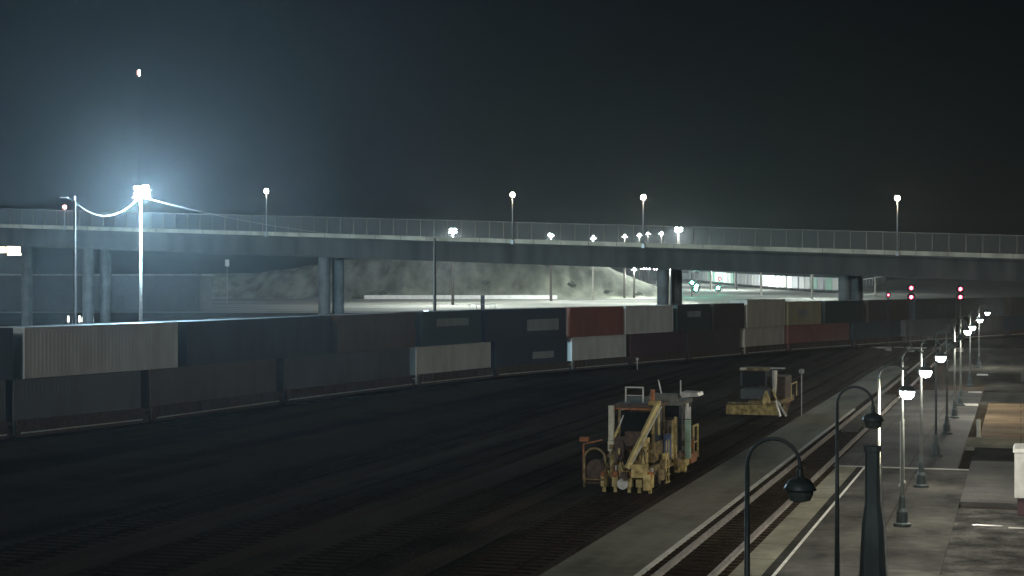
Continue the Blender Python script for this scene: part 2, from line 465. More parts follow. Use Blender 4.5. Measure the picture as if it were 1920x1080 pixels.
def wellcar(mid, ang, L_, label):
    root = empty('well_car', (mid.x, mid.y, 0), ang, label, 'rail wagon', 'well cars of the near train')
    e = L_ / 2 + .95; sd = MB()
    for s in (-1, 1):
        sd.box((0, s * 1.38, .86), (L_ - .3, .12, .72)); sd.box((0, s * 1.42, .47), (L_ - .3, .2, .08)); sd.box((0, s * 1.42, 1.25), (L_ - .3, .18, .07))
        x = -L_ / 2 + .8
        while x < L_ / 2 - .6: sd.box((x, s * 1.46, .86), (.08, .05, .7)); x += 1.5
    sd.box((0, 0, .42), (L_ - .6, 2.5, .1))
    sd.build('side_sill', M['rustbrown'], root)
    rf = MB().box((0, -1.525, .62), (L_ - .6, .012, .07))
    rf.build('reflective_stripe', M['creampole'], root)
    for s in (-1, 1): MB().box((s * (L_ / 2 + .35), 0, 1.12), (1.2, 2.3, .2)).box((s * (e + .1), 0, .95), (.7, .3, .25)).build('end_platform', M['rustbrown'], root)
    for s in (-1, 1):
        tr = MB(); cx = s * (L_ / 2 + .1)
        for sy in (-1, 1):
            tr.box((cx, sy * 1.02, .78), (1.9, .14, .22)); tr.box((cx, sy * 1.02, .55), (.7, .16, .3))
        tr.box((cx, 0, .78), (.4, 2.0, .24))
        to = tr.build('truck', M['rustbrown'], root)
        for sx in (-1, 1):
            wh = MB()
            for sy in (-1, 1): wh.tube([(cx + sx * .85, sy * .7, .77), (cx + sx * .85, sy * .84, .77)], .42, 14)
            wh.tube([(cx + sx * .85, -.7, .77), (cx + sx * .85, .7, .77)], .07, 6)
            wh.build('wheelset', M['rustbrown'], to)
    return root


def place(px0, px1):
    a, c = on_path(px0), on_path(px1)
    return (a + c) / 2, math.atan2(c.y - a.y, c.x - a.x), (c - a).length


Z0, HC = .5, 2.88
LOWER = [(-300, -22, 'slate', 'slate container, lower tier, cut by the left frame edge'), (-8, 232, 'slate', 'slate container at the lower tier under the left end of the big pale one'),
         (248, 488, 'brown', 'brown grey container at the lower tier, next right of the leftmost two'),
         (502, 742, 'slate', 'slate container at the lower tier, left neighbour of the pale low one'),
         (755, 896, 'pale', 'pale grey container at the lower tier, the larger of two bright low ones'),
         (906, 1042, 'navy', 'navy container with small pale marking between the two pale low ones'),
         (1051, 1153, 'pale', 'pale grey container at the lower tier below the rust red one'),
         (1162, 1262, 'maroon', 'maroon container at the lower tier below the pale upper one'),
         (1270, 1368, 'dbrown', 'dark brown container at the lower tier under the brown upper one'),
         (1377, 1452, 'tan', 'pale tan container at the lower tier under the tall tan upper one'),
         (1460, 1575, 'redbrown', 'red brown container at the lower tier near the train far end'),
         (1584, 1672, 'teal', 'dark teal container at the lower tier by the twin bridge columns'),
         (1682, 1768, 'slate', 'slate container at the lower tier beneath the first red signal pair'),
         (1778, 1866, 'dbrown', 'dark brown container at the lower tier behind the lit platform lamps'),
         (1876, 1990, 'navy', 'navy container at the lower tier cut by the right frame edge')]
UPPER = [(-300, -8, 'navy', 'navy container, upper tier, cut by the left frame edge'),
         (12, 302, 'pale', 'big pale grey container at the upper tier beneath the bright yard floodlight'),
         (318, 592, 'teal', 'dark teal container at the upper tier right of the big pale one'),
         (606, 752, 'brown', 'brown grey container on the upper tier in front of the left bridge pier'),
         (764, 878, 'teal', 'dark teal container with pale marking, upper tier, by the dark timber pole'),
         (886, 1040, 'navy', 'navy container with pale marking, upper tier, left of the rust red one'),
         (1047, 1148, 'rust', 'rust red container on the upper tier'),
         (1152, 1242, 'pale', 'pale grey container, upper tier, between rust red and dark green ones'),
         (1250, 1312, 'green', 'short dark green container on the upper tier below the twin columns'),
         (1318, 1376, 'dbrown', 'short dark brown container on the upper tier left of the tan one'),
         (1382, 1454, 'tan', 'tall pale tan container at the upper tier, tallest looking of the far half'),
         (1460, 1522, 'olive', 'olive tan container on the upper tier above the red brown one'),
         (1530, 1604, 'green', 'dark green container on the upper tier below the far white train end'),
         (1612, 1690, 'dbrown', 'dark brown container on the upper tier by the first red signal'),
         (1700, 1775, 'teal', 'dark teal container on the upper tier between the red signal pairs'),
         (1784, 1870, 'slate', 'slate container on the upper tier behind the right pair of red lights'),
         (1880, 1990, 'dbrown', 'dark brown container, upper tier, cut by the right frame edge')]
PATCH = {(764, 'teal'): (.25, .78, 1.5, 2.1), (886, 'navy'): (.5, .9, .75, 1.75), (906, 'navy'): (.5, .8, 1.2, 1.8), (1460, 'olive'): (.3, .6, 1.0, 1.8), (1250, 'green'): (.3, .7, 1.4, 2.0)}
for i, (a, c, k, lab) in enumerate(LOWER):
    mid, ang, L_ = place(a, c)
    wellcar(mid, ang, L_ + .2, 'well car under the ' + ' '.join(lab.replace(',', '').split()[:12]))
    pt = PATCH.get((a, k)); p = (-L_ / 2 + L_ * pt[0], -L_ / 2 + L_ * pt[1], pt[2], pt[3], P['marking']) if pt else None
    container(mid, ang, L_, Z0, HC, P[k], lab, p)
for a, c, k, lab in UPPER:
    mid, ang, L_ = place(a, c)
    pt = PATCH.get((a, k)); p = (-L_ / 2 + L_ * pt[0], -L_ / 2 + L_ * pt[1], pt[2], pt[3], P['marking']) if pt else None
    container(mid, ang, L_, Z0 + HC + .02, HC - .2 if a not in (1382,) else HC + .15, P[k], lab, p)

# far train: pale containers on flat cars on the rising ground
FT = [(1262, 965), (1300, 895), (1340, 830), (1380, 775), (1420, 730), (1460, 692), (1500, 668), (1540, 645), (1582, 626)]
fp = [Vector(((x - 960) * d / F, d, 0)) for x, d in FT]
ff = []
for a, c in zip(fp, fp[1:]):
    for k in range(10): ff.append(a.lerp(c, k / 10))
ff.append(fp[-1])
for p in ff: p.z = terr(p.x, p.y)
track('railway_track', ff, 'far curving track beneath the line of pale containers', bed=False, sleep_to=0)
names_ = ['white', 'greyw', 'mint', 'pale']


def along(ff, s):
    acc = 0
    for a, c in zip(ff, ff[1:]):
        L_ = (c - a).length
        if acc + L_ >= s: return a.lerp(c, (s - acc) / L_)
        acc += L_
    return ff[-1].copy()


tot = sum((c - a).length for a, c in zip(ff, ff[1:]))
s = 1.0; i = 0
colsn = ['greyw', 'greyw', 'pale', 'white', 'greyw', 'pale', 'white', 'greyw', 'greyw', 'white', 'greyw', 'white', 'greyw', 'pale', 'white', 'greyw', 'white', 'white', 'mint', 'greyw', 'mint', 'white', 'mint', 'mint', 'white', 'greyw', 'pale', 'mint']
hts = [3.9, 3.9, 3.9, 3.9, 3.0, 3.0, 3.0, 3.1, 3.1, 4.4, 3.4, 3.2, 3.2, 3.3, 4.3, 4.3, 4.3, 4.3]
while s + 12.4 < tot:
    a, c = along(ff, s), along(ff, s + 12.2)
    ang = math.atan2(c.y - a.y, c.x - a.x); mid = (a + c) / 2
    fc = empty('flat_car', (mid.x, mid.y, mid.z + .0), ang, None, 'rail wagon', 'flat cars of the far train')
    fc['label'] = 'low dark flat car under the pale containers of the distant train'
    MB().box((0, 0, .95), (13.2, 2.6, .3)).build('deck', M['black'], fc)
    for sx in (-1, 1):
        tb = MB()
        for wx in (-.8, .8):
            for sy in (-.75, .75): tb.tube([(sx * 4.7 + wx, sy - .06, .6), (sx * 4.7 + wx, sy + .06, .6)], .42, 10)
        tb.box((sx * 4.7, 0, .7), (2.2, 1.9, .25)).build('truck', M['black'], fc)
    for q in range(2):
        a2, c2 = along(ff, s + .1 + q * 6.15), along(ff, s + .1 + q * 6.15 + 5.85)
        m2 = (a2 + c2) / 2; k = colsn[i % len(colsn)]; hh = hts[i] if i < len(hts) else 4.5
        nm = {'greyw': 'light grey', 'pale': 'dull grey', 'white': 'white', 'mint': 'mint green'}[k]
        container(m2, ang, 5.55, m2.z + 1.12, hh, P[k], '%s container in the distant pale train seen under the bridge' % nm, None, False, group='containers of the distant train')
        i += 1
    s += 13.6
# tail of the distant train, right of the columns
tl = [Vector(((x - 960) * d / F, d, 0)) for x, d in ((1606, 672), (1625, 705), (1642, 745), (1658, 800))]
for k, (a, c) in enumerate(zip(tl, tl[1:])):
    for q in range(3):
        p0, p1 = a.lerp(c, q / 3), a.lerp(c, (q + .86) / 3)
        mid = (p0 + p1) / 2; z = terr(mid.x, mid.y)
        container(mid, math.atan2(p1.y - p0.y, p1.x - p0.x), (p1 - p0).length, z + .9, 3.3, P[['greyw', 'white', 'pale'][q]],
                  '%s container at the curving tail of the distant train' % ['light grey', 'white', 'dull grey'][q], None, False, group='tail containers of the distant train', nearside=1)

# ------------------------------------------------------------------ road bridge
BA, BB = Vector((-98.0, 270.5, 0)), Vector((74.0, 210.0, 0))       # near face, left and right beyond the frame


def bpt(k, zoff=0.0, back=0.0):
    """k = 0..1 along the near face; zoff measured from the parapet base"""
    p = BA.lerp(BB, k); d = (BB - BA).normalized(); nrm = Vector((-d.y, d.x, 0))
    z = 17.95 + (11.35 - 17.95) * k
    return Vector((p.x + nrm.x * back, p.y + nrm.y * back, z + zoff))


def kof(px):
    lo, hi = 0, 1
    for _ in range(40):
        mid = (lo + hi) / 2; p = bpt(mid)
        if 960 + p.x / p.y * F < px: lo = mid
        else: hi = mid
    return lo


br = empty('road_bridge', bpt(.5) - Vector((0, 0, bpt(.5).z)), 0, 'long grey concrete road bridge with chain link fence crossing over the yard', 'bridge')
off = -Vector(br.location)


def bslab(name, z0, z1, b0, b1, m, seg=24, k0=0.0, k1=1.0):
    mb = MB()
    for i in range(seg):
        a, c = k0 + (k1 - k0) * i / seg, k0 + (k1 - k0) * (i + 1) / seg
        mb.hexa([bpt(a, z0, b0) + off, bpt(c, z0, b0) + off, bpt(c, z0, b1) + off, bpt(a, z0, b1) + off,
                 bpt(a, z1, b0) + off, bpt(c, z1, b0) + off, bpt(c, z1, b1) + off, bpt(a, z1, b1) + off])
    return mb.build(name, m, br)


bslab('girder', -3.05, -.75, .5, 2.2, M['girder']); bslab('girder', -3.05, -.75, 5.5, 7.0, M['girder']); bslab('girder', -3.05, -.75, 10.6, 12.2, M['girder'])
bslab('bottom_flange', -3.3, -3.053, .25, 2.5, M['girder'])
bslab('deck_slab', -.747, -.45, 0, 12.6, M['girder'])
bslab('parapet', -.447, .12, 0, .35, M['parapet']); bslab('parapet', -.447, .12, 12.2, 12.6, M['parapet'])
jt = MB()
for i in range(1, 46):
    p = bpt(i / 46, -.16, -.012) + off; jt.box(p, (.05, .03, .52))
jt.build('parapet_joint', M['black'], br)
bslab('fence_mesh', .2, 2.42, .16, .2, M['fencemesh'])
bslab('top_rail', 2.42, 2.5, .13, .23, M['fencegrey'])
npst = 88
for i in range(npst):
    p = bpt((i + .5) / npst, 1.27, .18) + off
    MB().box((0, 0, 0), (.08, .08, 2.3)).build('fence_post', M['fencegrey'], br, loc=p)
for cx, wds in (((-160, 0), 1.7), ((165, 198), 1.7), ((608, 634), 1.75), ((1243, 1268), 1.6), ((1584, 1606), 1.7), ((1975, 2000), 1.7)):
    pts = []
    for j, px in enumerate(cx):
        k = max(0.0, kof(px)) if px > -100 else (.02 if px < -100 else .075)
        p = bpt(k, 0, 2.6 + j * 4.4)
        # keep column on its photo bearing although it stands deeper under the deck
        if px > 0: p.x = (px - 960) * p.y / F
        pts.append(p)
        MB().tube([(p.x, p.y, -.2), (p.x, p.y, p.z - 3.1)], wds / 2, 16).build('pier_column', M['pier'], br, loc=off, smooth=False)
    k = (kof(sum(cx) / 2)); a, c = bpt(k, -2.75, 2.6), bpt(k, -2.75, 10.4)
    mx = sum(q.x for q in pts) / 2; a.x = mx - 1.8; c.x = mx + 1.8
    MB().beam(a + off, c + off, 2.2, .98).build('pier_cap', M['pier'], br)


def street_lamp(px, py, lab, m, kd=-.6, dx=.35, gl='lamps along the bridge', cat='street lamp', wide=.5):
    k = kof(px); p = bpt(k, -.2, kd); d = p.y
    top = CH - (py - HY) * d / F
    root = empty('street_lamp', (p.x, p.y, p.z), math.atan2(BB.y - BA.y, BB.x - BA.x), lab, cat, gl)
    h = top - p.z + .25
    MB().tube([(0, .35, -.1), (0, .35, h * .6), (0, .35, h - .3)], [.1, .08, .06], 8).build('pole', M['steel'], root, smooth=True)
    MB().box((0, .28, -.1), (.4, .25, .5)).build('bracket', M['steel'], root)
    MB().lathe([(.06, h - .42), (.14, h - .36), (.14, h - .3)], 10, (0, .35, 0)).build('collar', M['steel'], root)
    pr = [(.3 * math.sin(PI * q / 8) + .004, -.3 * math.cos(PI * q / 8) + h - .02) for q in range(9)]
    MB().lathe(pr, 14, (0, .35, 0)).build('globe', m, root, smooth=True)
    return root


street_lamp(501, 361, 'warm bridge lamp left of the yellowish lit fence stretch', M['bulb_warm'])
street_lamp(962, 368, 'warm bridge lamp with visible pole above the middle of the bridge', M['bulb_warm'])
street_lamp(1207, 373, 'warm bridge lamp above the cluster of distant blue white floodlights', M['bulb_warm'])
street_lamp(1683, 375, 'warm bridge lamp above the red signals at the right', M['bulb_warm'])
street_lamp(123, 391, 'small red lamp on a pole by the bridge fence at the far left', M['redlamp'], gl=None)


# ------------------------------------------------------------------ crook lamps on the platform
def crook(t, lit, lab, v=-3.85):
    p = W(v, t, .19)
    root = empty('platform_lamp', p, -math.asin(SN), lab, 'street lamp', 'crook lamps along the platform')
    MB().lathe([(.3, 0), (.3, .1), (.2, .14), (.19, .5), (.12, .62), (.1, 1.0), (.075, 1.06)], 12).build('base', M['darksteel'], root)
    MB().tube([(0, 0, 1.0), (0, 0, 3.4), (0, 0, 5.6)], [.062, .048, .036], 10).build('pole', M['creampole'] if lab.startswith('lit crook lamp, largest') else M['lamplit_pole'] if lit else M['darksteel'], root, smooth=True)  # poles under lit lamps coloured paler, as if lamplit
    a = [(0, 0, 5.55)]
    for k in range(0, 13):
        th = PI - PI * k / 12; a.append((.385 + .385 * math.cos(th), 0, 5.62 + .385 * math.sin(th)))
    a.append((.77, 0, 5.57))
    MB().tube(a, .027, 8).build('arm', M['darksteel'], root, smooth=True)
    MB().lathe([(.03, 5.6), (.05, 5.55), (.04, 5.48), (.065, 5.44), (.15, 5.42), (.205, 5.36), (.24, 5.29), (.237, 5.27)], 16, (.77, 0, 0)).build('hood', M['darksteel'], root, smooth=True)
    MB().lathe([(.195, 5.265), (.188, 5.2), (.15, 5.12), (.08, 5.07 if lit else 5.1), (.03, 5.06 if lit else 5.09)], 12, (.77, 0, 0)).build('bowl', M['bulb_cool'] if lit else M['bowl_off'], root, smooth=False)
    return root


LP = [(25.0, 0, 'dark unlit crook lamp nearest the camera, arching over the track'), (37.8, 0, 'dark unlit crook lamp, second along the platform, beside the stout tapered post'),
      (48.2, 1, 'lit crook lamp, largest of the glowing ones, pole coloured bright as if lamplit'), (59.2, 1, 'lit crook lamp just behind the largest glowing one'),
      (70.6, 1, 'lit crook lamp, uppermost of the near group of three glowing ones'), (83.2, 0, 'unlit crook lamp with dark pole behind the near three glowing ones'),
      (95.6, 0, 'unlit crook lamp whose base stands at the corner of the pale path'), (106.8, 1, 'lit crook lamp, lowest of the far group of four'),
      (117.5, 1, 'lit crook lamp, second lowest of the far group of four'), (139.5, 1, 'lit crook lamp, second highest of the far group of four'),
      (170, 1, 'lit crook lamp, highest and farthest of the platform row')]
for t, lit, lab in LP: crook(t, lit, lab, -3.77 if 48 < t < 49 else -3.85)
fc = crook(98.5, 1, 'warm lit crook lamp beyond the right frame edge lighting the tan brick plaza', v=9.5)
for o in fc.children:
    if o.name.startswith('bowl'): o.data.materials[0] = M['bulb_plaza']

# stout tapered post in front of the third lamp
p = G(1636, 30, z=0.0)
root = empty('tapered_post', p, 0, 'stout dark tapered steel post with a collar top and conduit, at the bottom right', 'post')
MB().lathe([(.34, .1), (.3, 1.5), (.235, 3.3), (.19, 4.2), (.135, 4.6), (.13, 5.5)], 10).build('shaft', M['postpaint'], root)
MB().lathe([(.13, 5.5), (.155, 5.51), (.155, 5.6), (.12, 5.61)], 10).build('collar', M['postpaint'], root)
MB().tube([(.29, -.12, 1.5), (.235, -.1, 3.3), (.19, -.08, 4.2), (.14, -.08, 4.6), (.135, -.08, 5.3)], .016, 6).build('conduit', M['metalpale'], root)
MB().box((0, 0, .12), (.8, .8, .24)).build('base', M['concrete'], root)

# pair of pale pipes
for k, px in enumerate((1689, 1694)):
    p = G(px, 69 + k * 1.2); root = empty('pipe_post', (p.x, p.y, .19), 0, ['thin pale grey pipe post, left of a close pair between the lamps', 'thin pale grey pipe post, right of a close pair between the lamps'][k], 'post', 'pair of pale pipe posts')
    MB().tube([(0, 0, 0), (0, 0, 2.55)], .035, 8).build('pipe', M['metalpale'], root)
    MB().lathe([(.1, 0), (.1, .08), (.04, .12)], 10).build('foot', M['metalpale'], root)
    MB().lathe([(.035, 2.55), (.05, 2.57), (.03, 2.63), (.005, 2.65)], 8).build('cap', M['metalpale'], root)

# bollard
p = G(1835, 90.6); root = empty('bollard', (p.x, p.y, .185), 0, 'cream bollard standing on the edge of the tan brick plaza', 'bollard')
MB().lathe([(.11, 0), (.105, .85), (.115, .88), (.1, .94), (.03, .98)], 12).build('shaft', M['creampole'], root)
MB().lathe([(.16, 0), (.16, .05), (.12, .07)], 12).build('foot', M['concrete'], root)

# white cabinet at the right edge
p = G(1902, 60.5); r0 = W(0, 0)
root = empty('equipment_cabinet', (p.x, p.y, .17), -math.asin(SN), 'white equipment cabinet on a dark red base cut by the right frame edge', 'cabinet')
MB().box((1.45, 1.1, .33), (2.7, 2.0, .62)).build('plinth', M['maroonp'] if 'maroonp' in M else P['maroon'], root)
MB().box((1.5, 1.1, 1.45), (3.0, 2.3, 1.6)).build('housing', M['white'], root)
MB().box((1.5, 1.1, 2.32), (3.1, 2.4, .12), 0, .96).build('roof', M['white'], root)
dd = MB().box((1.5, -.062, 1.45), (1.1, .02, 1.4)).build('door', M['white'], root)
MB().box((1.9, -.085, 1.4), (.05, .03, .18)).build('handle', M['black'], dd)

# small white wheel stops in the car park
for px, d, lab in ((1828, 127, 'middle'), (1842, 151, 'farthest'), (1820, 114, 'nearest')):
    p = G(px, d)
    o = MB().hexa([(-.5, -.1, 0), (.5, -.1, 0), (.5, .1, 0), (-.5, .1, 0), (-.46, -.06, .14), (.46, -.06, .14), (.46, .06, .14), (-.46, .06, .14)]).build('wheel_stop', M['white'], loc=(p.x, p.y, .17 if d < 120 else .15), rz=-math.asin(SN))
    tag(o, '%s of three small white wheel stops in the dim car park' % lab, 'wheel stop', 'wheel stops')


# ------------------------------------------------------------------ yard masts, poles, cables
def flood(root, c, sz, m, name='floodlight', yaw=0):
    hd = MB().box((c[0], c[1], c[2] + sz * .45), (sz * 1.25, sz * 1.0, sz * .3), yaw, .7).build(name, M['steel'], root)
    MB().box((c[0], c[1], c[2]), (sz, sz * .8, sz * .55), yaw, 1.2).build('lens', m, hd)


def downlight(root, c, sz, m):
    x, y, z = c; k = sz / 2; tl = .045 * sz
    hd = MB().hexa([(x - k, y - k, z - tl * .2), (x + k, y - k, z - tl * .2), (x + k, y + k, z - tl * 1.3), (x - k, y + k, z - tl * 1.3),
                    (x - k, y - k, z + tl * .8), (x + k, y - k, z + tl * .8), (x + k, y + k, z), (x - k, y + k, z)]).build('floodlight', M['steel'], root)
    j = k * .9
    MB().quad((x - j, y + j, z - tl * 1.26 - .03), (x + j, y + j, z - tl * 1.26 - .03), (x + j, y - j, z - tl * .26 - .03), (x - j, y - j, z - tl * .26 - .03)).build('lens', m, hd)


# bright mast at left
d = 165.0; p = G(264, d); zt = CH + (HY - 358) * d / F
root = empty('floodlight_mast', p, 0, 'tall pale mast carrying the brightest bluish floodlights above the train, at left', 'light mast')
MB().tube([(0, 0, 0), (0, 0, 7), (0, 0, zt - .5)], [.2, .16, .11], 12).build('pole', M['metalpale'], root, smooth=True)
MB().beam((-.8, 0, zt - .62), (.9, 0, zt - .62), .1).build('crossarm', M['steel'], root)
for cx, cz in ((-.36, .24), (.4, .32), (-.3, -.3), (.44, -.28)):
    flood(root, (cx + .1, -.3, zt + cz), .42, M['bulb_yard'])
# pole carrying the cable
d2 = 160.0; p2 = G(140, d2); z2 = CH + (HY - 376) * d2 / F
root = empty('utility_pole', p2, 0, 'grey utility pole with insulator top, tied by cable to the bright floodlight mast', 'utility pole')
MB().tube([(0, 0, 0), (0, 0, z2)], [.17, .11], 10).build('pole', M['wood'], root)
MB().lathe([(.07, 0), (.12, .1), (.07, .18), (.13, .3), (.05, .45)], 10, (0, 0, z2)).build('insulator', M['whitewall'], root)
MB().beam((-.05, 0, z2 - .1), (-.75, -.1, z2 + .25), .05).build('arm', M['steel'], root)
hh = MB().box((-.95, -.1, z2 + .28), (.75, .25, .09)).build('lamp_head', M['whitewall'], root)


def cable(a, b_, sag, r, lab, grp='overhead cables'):
    pts = []
    for k in range(33):
        t = k / 32; q = a.lerp(b_, t); q.z -= sag * 4 * t * (1 - t); pts.append(q)
    o = MB().tube(pts, r, 6).build('overhead_cable', M['metalpale']); tag(o, lab, 'cable', grp); return o


mastp = Vector((p.x, p.y, zt - .7))
cable(Vector((p2.x, p2.y, z2 - .1)), Vector((G(262, d).x, d, zt - .55)), 1.6, .035, 'sagging pale cable between the bright floodlight mast and the utility pole')
p3 = G(815, 172); z3 = CH + (HY - 446) * 172 / F
cable(Vector((G(266, d).x, d, zt - .6)), Vector((p3.x, p3.y, z3 - .3)), .9, .012, 'thin cable running right from the bright floodlight mast')
root = empty('utility_pole', p3, 0, 'dark thick timber pole behind the train in the middle', 'utility pole')
MB().tube([(0, 0, 0), (0, 0, z3 * .55), (0, 0, z3)], [.2, .16, .11], 10).build('pole', M['wood'], root)
MB().beam((-.5, 0, z3 - .35), (.5, 0, z3 - .35), .1).build('crossarm', M['wood'], root)

# stub mast with railing seen behind the train
p4 = G(905, 205); root = empty('signal_mast', p4, 0, 'short thick dark mast with a railed step, backed by the long white wall', 'signal mast')
MB().box((0, 0, 3.4), (.48, .4, 6.8)).build('post', M['black'], root)
MB().box((0, 0, 4.9), (3.2, .8, .08)).build('platform', M['steel'], root)
rl = MB()
for x in (-1.5, -.75, .9, 1.5): rl.tube([(x, -.35, 4.9), (x, -.35, 5.75)], .025, 6)
rl.tube([(-1.5, -.35, 5.72), (1.5, -.35, 5.72)], .025, 6); rl.build('railing', M['steel'], root)


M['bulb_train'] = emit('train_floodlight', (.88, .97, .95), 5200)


def far_mast(px, py, basepy, lab, n=3, sz=.62, m=None, dark=True, Y=None, away=0.0):
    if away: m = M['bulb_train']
    Y = Y or 46720 / (basepy - 476); X = (px - 960) * Y / F; z = terr(X, Y); h = CH + (HY - py) * Y / F - z
    root = empty('yard_light_mast', (X, Y, z), away, lab, 'light mast', 'tall light masts of the far yard')
    MB().tube([(0, 0, 0), (0, 0, h * .5), (0, 0, h)], [.42, .33, .24], 10).build('pole', M['wood'] if dark else M['concrete'], root)
    MB().beam((-1.0, 0, h - .2), (1.0, 0, h - .2), .15).build('crossarm', M['steel'], root)
    for q in range(n):
        cols = (n + 1) // 2; x = (q // 2 - (cols - 1) / 2) * sz * 1.25 + (q % 2) * .1
        downlight(root, (x, -.35, h + (q % 2) * sz * .8), sz, m or M['bulb_far'])
    return root


far_mast(849, 434, 572, 'far mast with bright bluish floodlights seen through the fence mid left', 4, .85)
far_mast(1033, 441, 565, 'far mast left of the bare hillside, floodlights half hidden by the parapet', 3, .6)
far_mast(1112, 446, 563, 'pale far mast in front of the hillside end, light behind the parapet', 2, .6, dark=False)
far_mast(1171, 443, 562, 'far mast with small floodlights, first right of the hillside masts', 2, .5, Y=560)
far_mast(1199, 441, 560, 'far mast in the left half of the close floodlight cluster', 2, .5, Y=610)
far_mast(1215, 438, 560, 'far mast in the right half of the close floodlight cluster', 2, .5, Y=640)
far_mast(1240, 438, 560, 'far mast with stacked floodlights right of the cluster', 2, .5, Y=600)
far_mast(1272, 432, 570, 'far mast with the largest bluish floodlight above the twin columns', 4, .85, Y=500)
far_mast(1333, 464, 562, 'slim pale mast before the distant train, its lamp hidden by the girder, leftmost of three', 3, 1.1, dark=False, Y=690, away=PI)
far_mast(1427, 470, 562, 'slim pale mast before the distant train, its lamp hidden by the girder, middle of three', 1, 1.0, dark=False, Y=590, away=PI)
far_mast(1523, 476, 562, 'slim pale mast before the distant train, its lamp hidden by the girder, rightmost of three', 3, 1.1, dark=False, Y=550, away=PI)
far_mast(1297, 462, 562, 'added dark floodlight mast close right of the twin columns, to light the distant train', 4, 1.1, Y=800, away=PI)  # added to brighten the dim left part of the distant train
far_mast(1380, 466, 562, 'added dark floodlight mast to light the low middle part of the distant train', 4, 1.1, Y=690, away=PI)  # added to brighten the middle of the distant train
far_mast(1641, 482, 562, 'added pale mast to light the curving tail of the distant train, lamp hidden by the girder', 2, .8, dark=False, Y=610, away=PI)  # added so the train's tail is not left dark
far_mast(1189, 505, 565, 'low far mast glowing white under the bridge left of the pink lights', 2, .45, Y=560)
far_mast(1257, 503, 575, 'low pale mast glowing between the twin bridge columns', 2, .42, dark=False)
for k, px in enumerate((1200, 1207, 1212, 1218, 1226, 1232)):
    Y = 700 + k * 12; X = (px - 960) * Y / F; z = terr(X, Y); h = CH + (HY - 504) * Y / F - z
    root = empty('small_yard_lamp', (X, Y, z), 0, None, 'lamp', 'row of small pinkish yard lamps')
    root['label'] = 'small pinkish white yard lamp in the distant row under the bridge'
    MB().tube([(0, 0, 0), (0, 0, h)], .1, 6).build('pole', M['black'], root)
    MB().box((0, -.2, h), (.5, .4, .4)).build('lamp_head', M['bulb_pink'], root)


# signals
def signal(px, base, heads, Y, lab, group=None, hr=.13, m_off=None):
    X = (px - 960) * Y / F; z = terr(X, Y) if Y > 380 else 0
    ztop = max(CH - (py - HY) * Y / F for _, py, _ in heads) + .5 + hr
    root = empty('signal_post', (X, Y, z), 0, lab, 'railway signal', group)
    MB().tube([(0, 0, 0), (0, 0, ztop - z)], .06 if Y < 380 else .2, 8).build('post', M['black'], root)
    MB().box((0, 0, .25), (.7, .7, .5)).build('base', M['concrete'], root)
    for hx, py, mm in heads:
        zz = CH - (py - HY) * Y / F - z; xx = (hx - px) * Y / F
        hd = MB().tube([(xx, -.12, zz), (xx, -.16, zz)], hr * 2.6, 16).build('signal_head', M['black'], root)
        MB().tube([(xx, -.161, zz), (xx, -.2, zz)], hr, 12).build('lens', mm, hd)
        vz = MB()
        for k in range(7):
            a0, a1 = PI * k / 7, PI * (k + 1) / 7
            r = hr * 1.25
            vz.quad((xx + r * math.cos(a0), -.165, zz + r * math.sin(a0)), (xx + r * math.cos(a1), -.165, zz + r * math.sin(a1)), (xx + r * math.cos(a1), -.45, zz + r * math.sin(a1)), (xx + r * math.cos(a0), -.45, zz + r * math.sin(a0)))
        vz.build('visor', M['black'], hd)
    if Y < 380:
        ld = MB()
        for sx in (-.2, .2): ld.beam((sx, .18, .3), (sx, .18, ztop - z - .4), .03)
        zz = .5
        while zz < ztop - z - .5: ld.beam((-.2, .18, zz), (.2, .18, zz), .025); zz += .3
        ld.build('ladder', M['black'], root)
    return root


signal(1708, 640, [(1708, 540, M['red']), (1708, 557, M['red'])], 205, 'signal post with two stacked red lights, left of the two red pairs', 'double red signals', .2)
signal(1800, 640, [(1800, 542, M['red']), (1800, 557, M['red'])], 205, 'signal post with two stacked red lights, right one beside the lamp row', 'double red signals', .2)
signal(1665, 640, [(1665, 553, M['red'])], 205, 'signal post with one dim red light left of the red pairs', None, .11)
signal(1297, 557, [(1297.5, 530, M['green']), (1306, 536, M['green']), (1304.5, 542, M['green'])], 578, 'far dark signal post with a cluster of green lights right of the twin columns', None, .48)
signal(1346, 551, [(1346, 540, M['green'])], 620, 'far signal post with a single green light before the distant train', None, .5)
signal(1349.5, 551, [(1349.5, 523, M['red'])], 640, 'far signal post with a single small red light against the distant train', None, .3)
signal(1379, 545, [(1379, 506, M['amber'])], 690, 'far post with one amber light rising above the distant train', None, .3)

